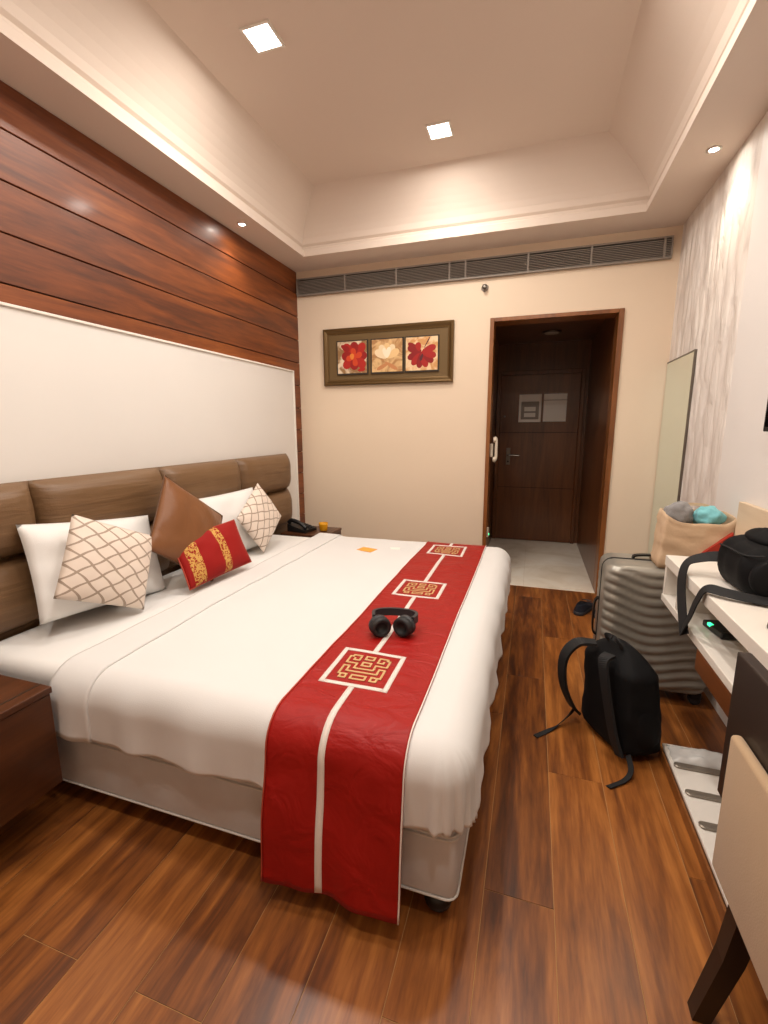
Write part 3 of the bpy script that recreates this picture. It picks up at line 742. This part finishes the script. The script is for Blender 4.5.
strap('headband', arc, 0.030, 0.012, (0, 0, 1), M['darkgrey'], hp)
# cards on the duvet
def top_z(x, y): return drape(x, y, 0.010).z
o = box('orange_card', (-0.055, -0.04, 0), (0.055, 0.04, 0.003), M['card']); tag(o, 'small orange card lying on the white duvet', 'card'); o.location = (1.03, -1.11, top_z(1.03, -1.11)+0.003); o.rotation_euler = (0, 0, math.radians(-15))
o = box('white_card', (-0.04, -0.025, 0), (0.04, 0.025, 0.002), M['whitecard']); tag(o, 'small white card beside the orange card on the duvet', 'card'); o.location = (1.185, -1.02, top_z(1.185, -1.02)+0.003); o.rotation_euler = (0, 0, math.radians(10))

# ------------------------------------------------------------ nightstands
def nightstand(label, y0, y1, x1, ztop, zbot=0.155):
    t = thing('nightstand', label, 'nightstand', (0, (y0+y1)/2, 0), 0, 'bedside nightstands'); d = (y1-y0)/2
    box('body', (0.145, -d+0.004, zbot), (x1-0.02, d-0.004, ztop-0.022), M['standwood'], t, 0.002, 1)
    box('plinth', (0.16, -d+0.03, 0.0), (x1-0.22, d-0.03, zbot), M['espresso'], t)
    box('top', (0.140, -d, ztop-0.022), (x1, d, ztop), M['standwood'], t, 0.003, 2)
    box('top_inlay', (x1-0.05, -d+0.002, ztop), (x1-0.043, d-0.002, ztop+0.0008), M['steel'], t)
    box('door', (x1-0.022, -d+0.006, zbot+0.002), (x1-0.004, d-0.006, ztop-0.024), M['standwood'], t, 0.001, 1)
    return t
nightstand('dark brown wooden nightstand at the left edge, before the bed', -3.40, -2.850, 0.60, 0.497)
nightstand('wooden nightstand in the far corner behind the bed', -0.680, -0.36, 0.530, 0.48)
t = thing('desk_telephone', 'black telephone on the far nightstand', 'phone', (0.265, -0.555, 0.48), math.radians(-10))
bm = bmesh.new(); pr = [(-0.09, 0), (0.09, 0), (0.09, 0.022), (-0.09, 0.06)]
a = [bm.verts.new((p, -0.075, q)) for p, q in pr]; b = [bm.verts.new((p, 0.075, q)) for p, q in pr]
for k in range(4): bm.faces.new((a[k], a[(k+1) % 4], b[(k+1) % 4], b[k]))
bm.faces.new(a[::-1]); bm.faces.new(b); mesh_obj('console', bm, M['blackplastic'], t)
tube('handset', [(-0.095, -0.045, 0.068), (-0.06, -0.048, 0.088), (0.02, -0.048, 0.072), (0.075, -0.045, 0.035)], 0.017, M['blackplastic'], t)
for k in range(12):
    box('key', (-0.03+0.03*(k // 3), 0.0+0.022*(k % 3), 0.048-0.0063*(k // 3)), (-0.012+0.03*(k // 3), 0.014+0.022*(k % 3), 0.054-0.0063*(k // 3)), M['darkgrey'], t)
t = thing('amber_glass', 'small amber tumbler on the far nightstand', 'glass', (0.43, -0.50, 0.4808))
mesh_obj('bowl', lathe_bm([(0.028, 0), (0.032, 0.004), (0.037, 0.05), (0.038, 0.062), (0.035, 0.062), (0.033, 0.05), (0.028, 0.012), (0.004, 0.010)], 24), M['amber'], t, True)
mesh_obj('rim', sweep_bm([Vector((0.0365*math.cos(2*PI*k/24), 0.0365*math.sin(2*PI*k/24), 0.062)) for k in range(24)], circ(0.0018, 6), closed=True), M['amber'], t, True)

# ------------------------------------------------------------ desk along the right wall
DY1, DY0, DXF, DXB = -1.575, -3.75, 2.592, WX-0.006
t = thing('desk', 'long white desk with open niche along the right wall', 'desk', (DXB, (DY0+DY1)/2, 0))
dh = (DY1-DY0)/2; fx = DXF-DXB
box('top_slab', (fx, -dh, 0.706), (0, dh, 0.75), M['white'], t, 0.003, 2)
box('lower_shelf', (fx, -dh, 0.545), (0, dh, 0.575), M['white'], t, 0.003, 2)
box('end_panel', (fx+0.004, dh-0.022, 0.575), (0, dh, 0.706), M['white'], t, 0.001, 1)
box('back_panel', (-0.015, -dh, 0.575), (0, dh-0.022, 0.706), M['white'], t)
box('divider', (fx+0.004, 0.88, 0.575), (-0.015, 0.90, 0.706), M['white'], t, 0.001, 1)
box('divider', (fx+0.004, -0.60, 0.575), (-0.015, -0.58, 0.706), M['white'], t, 0.001, 1)
dwr = box('drawer_box', (fx+0.010, -dh, 0.465), (0, -2.04+(-(DY0+DY1)/2), 0.545), M['drawerwood'], t, 0.002, 1)
for k in range(3):
    ya = -2.045-k*0.565; yc = (DY0+DY1)/2
    f_ = box('drawer_front', (fx+0.002, ya-0.56-yc, 0.468), (fx+0.010, ya-0.004-yc, 0.542), M['drawerwood'], t, 0.001, 1)
box('end_leg', (fx+0.03, -dh, 0), (0, -dh+0.03, 0.545), M['white'], t)
box('upstand', (-0.022, -dh, 0.75), (0, dh+0.085, 0.985), M['splash'], t, 0.002, 1)
# low luggage plinth
t = thing('luggage_plinth', 'low white luggage plinth with metal strips under the desk', 'luggage rack', (2.566, -1.900, 0))
box('body', (0.006, -0.72, 0.0), (0.318, 0, 0.046), M['drawerwood'], t, 0.001, 1)
box('top', (0.002, -0.72, 0.046), (0.319, 0, 0.060), M['white'], t, 0.002, 1)
box('front_edge', (-0.006, -0.72, 0.0), (0.002, 0, 0.044), M['jamb'], t, 0.002, 1)
bp = [(x_, y_) for x_, y_ in rrect(0.29, 0.030, 0.014, 5)]
bm = stack_bm([[(x_*0.97, y_*0.8, 0) for x_, y_ in bp], [(x_, y_, 0.002) for x_, y_ in bp], [(x_, y_, 0.006) for x_, y_ in bp], [(x_*0.985, y_*0.7, 0.0085) for x_, y_ in bp]])
b0 = mesh_obj('metal_strip', bm, M['strip'], t); b0.location = (0.155, -0.128, 0.060)
for k in range(1, 5):
    o = b0.copy(); COL.objects.link(o); o.parent = t; o.location = (0.155, -0.128-k*0.136, 0.060)
# plastic bag on the plinth
bm = bmesh.new(); g = []
for i in range(23):
    row = []
    for j in range(13):
        u = i/22; v = j/12; e = min(u, 1-u, v, 1-v)*6
        row.append(bm.verts.new((2.580+0.25*u+0.010*noise.noise(Vector((v*4, 3, 1))), -2.006+0.095*v+0.008*noise.noise(Vector((u*5, 1, 2))), 0.062+min(1, e)*(0.016+0.012*noise.noise(Vector((u*7, v*4, 0)))))))
    g.append(row)
for i in range(22):
    for j in range(12): bm.faces.new((g[i][j], g[i+1][j], g[i+1][j+1], g[i][j+1]))
ext = bmesh.ops.extrude_face_region(bm, geom=bm.faces[:])
for v in ext['geom']:
    if isinstance(v, bmesh.types.BMVert): v.co.z = 0.0605
o = mesh_obj('laundry_bag', bm, M['clear'], None, True); tag(o, 'crumpled pale plastic laundry bag on the far end of the plinth', 'plastic bag')

# desk items
t = thing('charger', 'small black charger with green light in the desk niche', 'charger', (2.690, -1.965, 0.5755), math.radians(-80+180+180))
box('case', (-0.062, -0.034, 0), (0.062, 0.034, 0.024), M['blackplastic'], t, 0.006, 3)
box('screen', (-0.012, -0.022, 0.024), (0.045, 0.022, 0.0252), M['darkgrey'], t)
box('indicator', (-0.030, -0.0345, 0.014), (-0.008, -0.022, 0.0258), M['green'], t, 0.002, 1)
t = thing('pocket_gadget', 'small black gadget on the desk at the right edge', 'gadget', (2.690, -2.355, 0.7505), 0.4)
mesh_obj('body', stack_bm([[(x_*s, y_*s, z_) for x_, y_ in rrect(0.055, 0.09, 0.025, 5)] for z_, s in ((0, 0.94), (0.005, 1), (0.016, 0.96), (0.024, 0.8), (0.028, 0.5))]), M['blackplastic'], t, True)
box('button', (-0.012, 0.01, 0.0265), (0.012, 0.03, 0.030), M['darkgrey'], t, 0.001, 1)

# black sling bag on the desk
t = thing('sling_bag', 'black padded sling bag lying on the white desk', 'bag', (2.740, -2.00, 0.75), 0)
bm = bmesh.new(); lv = []
for k in range(21):
    s = k/20; yy = -0.125+0.29*s; e = min(1.0, (min(s, 1-s)+0.012)*5.2)**0.5
    ring = []
    for q in range(28):
        a = 2*PI*q/28; ca, sa = math.cos(a), math.sin(a)
        rx = 0.088*e*math.copysign(abs(ca)**0.8, ca); rz = 0.088*e*math.copysign(abs(sa)**0.85, sa)
        ring.append((0.02+rx+0.006*noise.noise(Vector((a, s*5, 1))), yy, max(0.0, 0.080+rz*(0.9+0.2*s)+0.007*noise.noise(Vector((a*1.2, s*6, 3))))+0.0015))
    lv.append(ring)
body = mesh_obj('pouch', stack_bm(lv), M['black'], t, True)
mesh_obj('end_pocket', lathe_bm([(0.062, -0.01), (0.064, 0.008), (0.058, 0.018), (0.02, 0.022), (0.003, 0.0225)], 28, M4=Matrix.Translation((0.012, -0.112, 0.078)) @ Matrix.Rotation(PI/2, 4, 'X')), M['black'], t, True)
bm = bmesh.new(); lv = []
for k in range(13):
    s = k/12; ph = PI*s; ring = []
    rr = 0.062*math.sin(ph)**0.6+0.002
    for q in range(18):
        a = 2*PI*q/18; ring.append((0.05+rr*math.cos(a)*0.9, 0.05+rr*math.sin(a)*1.5, 0.135+0.075*s+0.006*noise.noise(Vector((a*2, s*3, 5)))))
    lv.append(ring)
mesh_obj('top_flap', stack_bm(lv), M['black'], t, True)
box('logo_tag', (-0.004, -0.1355, 0.082), (0.020, -0.134, 0.094), M['darkgrey'], body)
tube('zip', [(-0.066, 0.10, 0.135), (-0.068, 0.02, 0.142), (-0.055, -0.07, 0.140), (-0.02, -0.115, 0.150)], 0.003, M['blackstrap'], body)
box('buckle', (-0.048, -0.130, 0.0015), (-0.006, -0.108, 0.012), M['darkgrey'], t, 0.003, 1)
X0 = Vector((2.740, -2.00, 0.75))
def rel(*pts): return [tuple(Vector(p)-X0) for p in pts]
strap('shoulder_strap', rel((2.70, -1.885, 0.835), (2.655, -1.86, 0.825), (2.60, -1.85, 0.800), (2.577, -1.87, 0.76), (2.570, -1.905, 0.69), (2.567, -1.965, 0.61), (2.566, -2.000, 0.567)), 0.040, 0.004, None, M['blackstrap'], t, nrm=(-0.9, -0.25, 0.35))
strap('shoulder_strap', rel((2.562, -1.982, 0.572), (2.568, -2.02, 0.640), (2.575, -2.050, 0.715), (2.590, -2.075, 0.768), (2.63, -2.11, 0.772), (2.70, -2.14, 0.768), (2.80, -2.17, 0.765)), 0.034, 0.004, None, M['blackstrap'], t, nrm=(-0.6, -0.25, 0.75))

# ------------------------------------------------------------ suitcase, paper bag
SX0, SX1, SY0, SY1, SZ0, SZ1 = 2.378, 2.852, -1.500, -1.205, 0.050, 0.660
t = thing('suitcase', 'silver ribbed hard-shell suitcase standing beside the desk', 'suitcase', ((SX0+SX1)/2, (SY0+SY1)/2, 0))
sw, sd = SX1-SX0, SY1-SY0
# denser front so the ribs read
def rrect_dense(w, d, r):
    pts = rrect(w, d, r, 7); out = []
    for i, p in enumerate(pts):
        q = pts[(i+1) % len(pts)]; ln = math.hypot(q[0]-p[0], q[1]-p[1]); n = 14 if i % 8 == 7 else 1
        for k in range(n): out.append((p[0]+(q[0]-p[0])*k/n, p[1]+(q[1]-p[1])*k/n))
    return out
def shell(sign, name):
    lv = []; nz = 110; base = rrect_dense(sw, sd, 0.055)
    for k in range(nz+1):
        s = k/nz; zz = SZ0+(SZ1-SZ0)*s
        e = min(s, 1-s)*(SZ1-SZ0); rr = 0.05
        sh = 0.0 if e > rr else rr-math.sqrt(max(0, rr*rr-(rr-e)**2))
        ring = []
        for x_, y_ in base:
            if sign < 0: y2 = min(y_, -0.006)
            else: y2 = max(y_, 0.006)
            fx_ = x_*(1-2*sh/sw); fy_ = y2*(1-2*sh/sd*0.85)
            if abs(y_) > 0.04 and e > 0.02:
                ph = (zz+0.020*math.cos(x_/sw*2*PI*0.9)+0.010*math.cos(x_*18+1.0))/0.047
                tri = abs((ph % 1.0)-0.5)*2
                fy_ += sign*(-0.010)*(1-min(1, tri*1.5))
            ring.append((fx_, fy_, zz))
        lv.append(ring)
    return mesh_obj(name, stack_bm(lv), M['silver'], t, True)
shell(-1, 'shell_half'); shell(1, 'shell_half')
pts = []
for x_, z_ in rrect(sw-0.002, SZ1-SZ0-0.002, 0.052, 6): pts.append(Vector((x_, 0, z_+(SZ0+SZ1)/2)))
mesh_obj('zip_band', sweep_bm(pts, rect(0.016, 0.006), side=(0, 1, 0), closed=True), M['blackstrap'], t)
strap('carry_handle', [(-0.10, 0.02, SZ1-0.002), (-0.085, 0.02, SZ1+0.016), (0, 0.02, SZ1+0.022), (0.085, 0.02, SZ1+0.016), (0.10, 0.02, SZ1-0.002)], 0.026, 0.009, (0, 1, 0), M['blackplastic'], t)
strap('side_handle', [(-sw/2+0.002, 0.02, 0.24), (-sw/2-0.016, 0.02, 0.26), (-sw/2-0.020, 0.02, 0.34), (-sw/2-0.016, 0.02, 0.42), (-sw/2+0.002, 0.02, 0.44)], 0.026, 0.008, (0, 1, 0), M['blackplastic'], t)
for sx in (-1, 1):
    for sy in (-1, 1):
        wx, wy = sx*(sw/2-0.045), sy*(sd/2-0.045)
        fk = box('wheel_fork', (wx-0.024, wy-0.022, 0.030), (wx+0.024, wy+0.022, 0.066), M['blackplastic'], t, 0.006, 2)
        for q in (-0.011, 0.011):
            mesh_obj('wheel', lathe_bm([(0.006, -0.007), (0.021, -0.007), (0.024, -0.003), (0.024, 0.003), (0.021, 0.007), (0.006, 0.007)], 20, M4=Matrix.Translation((wx, wy+q, 0.024)) @ Matrix.Rotation(PI/2, 4, 'X')), M['darkgrey'], fk, True)

# paper bag on the suitcase
t = thing('paper_bag', 'crumpled brown paper carrier bag standing on the suitcase', 'bag', (2.733, -1.392, SZ1+0.001))
bw, bd, bh = 0.285, 0.17, 0.250
lv = []
def bring(s, inset=0.0):
    ring = []; w_ = bw*(1.0-0.02*s)-2*inset; d_ = bd*(1-0.10*s)-2*inset
    for x_, y_ in rrect_dense(w_, d_, 0.012):
        nn = 0.010*noise.noise(Vector((x_*9, y_*9, s*5)))+0.006*noise.noise(Vector((x_*22, y_*22, s*9)))
        l = math.hypot(x_, y_); sag = 1-0.17*s*max(0.0, -y_/bd*2)*max(0.0, 1-(x_/bw*2)**4)
        ring.append((x_*(1+nn/l*1.2*min(1, s*5))+0.012*s*(1 if x_ < 0 else 0), y_*(1+nn/l*1.2*min(1, s*5)), bh*s*sag*(1+0.05*noise.noise(Vector((x_*14, y_*8, 0)))*s)+0.002))
    return ring
for k in range(13): lv.append(bring(k/12))
for k in range(12, 6, -1): lv.append(bring(k/12, 0.003))
pb = mesh_obj('bag_wall', stack_bm(lv), M['kraft'], t, True)
bm = bmesh.new()
for tri in (((-0.010, 0.055), (0.128, 0.055), (0.128, 0.185)),):
    vs = [bm.verts.new((x_, -bd/2-0.015, z_)) for x_, z_ in tri]; e = [bm.verts.new((x_, -bd/2+0.006, z_)) for x_, z_ in tri]
    bm.faces.new(vs); bm.faces.new(e[::-1])
    for k in range(3): bm.faces.new((vs[k], e[k], e[(k+1) % 3], vs[(k+1) % 3]))
mesh_obj('red_logo', bm, M['logo'], t)
strap('paper_handle', [(-0.03, bd/2-0.02, bh-0.03), (-0.02, bd/2-0.02, bh+0.022), (0.03, bd/2-0.022, bh+0.030), (0.08, bd/2-0.02, bh+0.018), (0.09, bd/2-0.02, bh-0.03)], 0.014, 0.003, (0, 0.3, 1), M['kraft'], t)
def lump(name, label, cat, c, r, m, seed):
    bm = bmesh.new(); bmesh.ops.create_icosphere(bm, subdivisions=4, radius=1.0)
    for v in bm.verts:
        p = v.co.copy(); n_ = 1+0.22*noise.noise(p*1.8+Vector((seed, 0, 0)))+0.12*abs(noise.noise(p*4+Vector((0, seed, 0))))
        v.co = Vector((p.x*r[0], p.y*r[1], p.z*r[2]))*n_
    o = mesh_obj(name, bm, m, None, True); o.location = c; tag(o, label, cat); return o
lump('folded_sweater', 'grey knit garment at the top of the paper bag', 'clothes', (2.672, -1.388, SZ1+0.240), (0.060, 0.054, 0.056), M['greycloth'], 3)
lump('turquoise_towel', 'turquoise cloth at the top of the paper bag', 'clothes', (2.792, -1.388, SZ1+0.232), (0.060, 0.054, 0.050), M['tealcloth'], 8)

# ------------------------------------------------------------ backpack
bo = Vector((2.345, -1.880, 0)); ex = Vector((0.49, -0.87, 0)).normalized(); ey = Vector((0.87, 0.49, 0)).normalized()   # ex along back panel, ey into the pack
t = thing('backpack', 'black backpack slumped on the floor against the suitcase', 'backpack', tuple(bo))
lean = -0.02
def bp_pt(u, d, z): return ex*(u-0.075*z)+ey*(d+lean*z)+Vector((0, 0, z))
lv = []
for k in range(31):
    s = k/30; z_ = 0.003+0.425*s
    wv = 0.168*(1-0.10*s)*min(1, (1-s+0.006)*5)**0.5*min(1, (s+0.05)*7)**0.5
    dv_ = 0.094*(1+0.10*math.sin(s*PI)-0.22*s)*min(1, (1-s+0.01)*4.5)**0.5*min(1, (s+0.08)*7)**0.5
    ring = []
    for q in range(36):
        a = 2*PI*q/36; ca, sa = math.cos(a), math.sin(a)
        pu = math.copysign(abs(ca)**0.55, ca)*wv; pd = math.copysign(abs(sa)**0.6, sa)*dv_
        nn = 0.010*noise.noise(Vector((ca*1.6, sa*1.6, s*3.5)))+0.005*noise.noise(Vector((ca*4, sa*4, s*9)))
        ring.append(bp_pt(pu*(1+nn*6), 0.094+pd*(1+nn*6), z_))
    lv.append(ring)
bd_ = mesh_obj('pack_body', stack_bm(lv), M['black'], t, True)
# front pocket on the far side and side pocket
lv = []
for k in range(13):
    s = k/12; z_ = 0.02+0.22*s; e = math.sin(PI*min(1, max(0.0, s)))**0.45+0.02
    ring = []
    for q in range(22):
        a = 2*PI*q/22; ring.append(bp_pt(0.135+0.036*e*math.cos(a), 0.10+0.066*e*math.sin(a), z_))
    lv.append(ring)
mesh_obj('side_pocket', stack_bm(lv), M['black'], t, True)
def bstrap(name, pts, w, th=0.010, m='blackstrap', par=None):
    P_ = [bp_pt(*p) for p in pts]; return strap(name, P_, w, th, tuple(ex), M[m], par or t)
bstrap('shoulder_strap', [(-0.05, 0.015, 0.405), (-0.085, -0.050, 0.395), (-0.115, -0.092, 0.32), (-0.125, -0.090, 0.20), (-0.135, -0.045, 0.09), (-0.150, -0.004, 0.04)], 0.050, 0.012)
bstrap('shoulder_strap', [(0.045, 0.010, 0.400), (0.060, -0.030, 0.385), (0.080, -0.038, 0.31), (0.095, -0.030, 0.20), (0.115, -0.022, 0.10), (0.135, -0.010, 0.035)], 0.046, 0.012)
def fstrap(pts, nm='strap_tail'):
    P_ = [Vector(p)-bo for p in pts]; return strap(nm, P_, 0.022, 0.003, (0.5, 0.8, 0), M['blackstrap'], t)
fstrap([(2.255, -1.745, 0.045), (2.225, -1.79, 0.030), (2.17, -1.85, 0.006), (2.09, -1.935, 0.003)])
P_ = [Vector(p)-bo for p in [(2.430, -2.00, 0.045), (2.432, -2.055, 0.022), (2.405, -2.095, 0.006), (2.342, -2.146, 0.003)]]
strap('strap_tail', P_, 0.022, 0.003, (0.55, -0.75, 0.3), M['blackstrap'], t)
bstrap('grab_loop', [(-0.035, 0.06, 0.420), (-0.03, 0.05, 0.445), (0.01, 0.05, 0.452), (0.045, 0.05, 0.445), (0.05, 0.06, 0.418)], 0.02, 0.005)
tube('zip', [bp_pt(*p) for p in [(-0.13, 0.19, 0.06), (-0.145, 0.15, 0.24), (-0.10, 0.13, 0.37), (0, 0.12, 0.418), (0.10, 0.13, 0.372), (0.155, 0.13, 0.25)]], 0.004, M['darkgrey'], bd_)

# shoes by the doorway
def shoe(label, loc, rz):
    t = thing('shoe', label, 'shoe', loc, rz, 'dark shoes by the doorway')
    def outline(s, z, toe=0): return [(x_*s*(0.84+0.30*(y_/0.27+0.5)) , y_*s, z) for x_, y_ in rrect_dense(0.085, 0.26, 0.04)]
    mesh_obj('sole', stack_bm([outline(0.98, 0), outline(1.0, 0.006), outline(1.0, 0.022), outline(0.97, 0.026)]), M['sole'], t, True)
    lv = []
    for k in range(9):
        s = k/8; ring = []
        for x_, y_, _ in outline(0.96, 0):
            top = 0.075 if y_ < -0.02 else 0.075-0.040*min(1, (y_+0.02)/0.14)
            ring.append((x_*(1-0.42*s**1.6), y_*(1-0.16*s)-0.004*s, 0.024+(top-0.024)*s))
        lv.append(ring)
    for k in range(1, 4):
        s = k/3; lv.append([(p[0]*(1-0.25*s), p[1]*(1-0.12*s)-0.01*s, p[2]-0.02*s) for p in lv[8]])
    u = mesh_obj('upper', stack_bm(lv), M['shoe'], t, True)
    for k in range(4): tube('lace', [(-0.022, 0.015+0.022*k, 0.073-0.007*k), (0, 0.018+0.022*k, 0.079-0.008*k), (0.022, 0.015+0.022*k, 0.073-0.007*k)], 0.003, M['darkgrey'], u, 6, 4)
shoe('dark navy shoe on the floor left of the suitcase', (2.425, -0.40, 0.0), math.radians(-25))
shoe('dark navy shoe mostly hidden behind the suitcase', (2.545, -0.42, 0.0), math.radians(-20))

# ------------------------------------------------------------ chair at the desk
t = thing('desk_chair', 'dark wood chair with beige upholstered back at the right edge', 'chair', (2.66, -2.95, 0))
cx, cy = 2.66, -2.95; ybk, yfr = -0.245, 0.245
XB = 2.466-cx
box('back_frame', (XB+0.012, -0.245, 0.44), (XB+0.040, 0.325, 0.802), M['espresso'], t, 0.005, 2)
box('back_upholstery', (XB-0.012, -0.250, 0.310), (XB+0.012, 0.243, 0.648), M['beige'], t, 0.010, 3, True)
box('seat', (XB+0.045, -0.235, 0.360), (XB+0.39, 0.235, 0.430), M['beige'], t, 0.022, 4, True)
box('seat_rail', (XB+0.012, -0.230, 0.320), (XB+0.38, 0.230, 0.361), M['espresso'], t, 0.004, 1)
for sy in (-1, 1):
    for (xa, xb) in ((XB+0.030, XB-0.030), (XB+0.355, XB+0.36)):
        lv = []
        for zz, xx, r in ((0.0, xb, 0.034), (0.18, (xa+xb)/2+0.01, 0.040), (0.325, xa, 0.046)):
            lv.append([(xx+a*r/2, (sy*0.205 if sy < 0 else 0.150)+b*r/2, zz) for a, b in ((-1, -1), (1, -1), (1, 1), (-1, 1))])
        mesh_obj('leg', stack_bm(lv), M['espresso'], t)
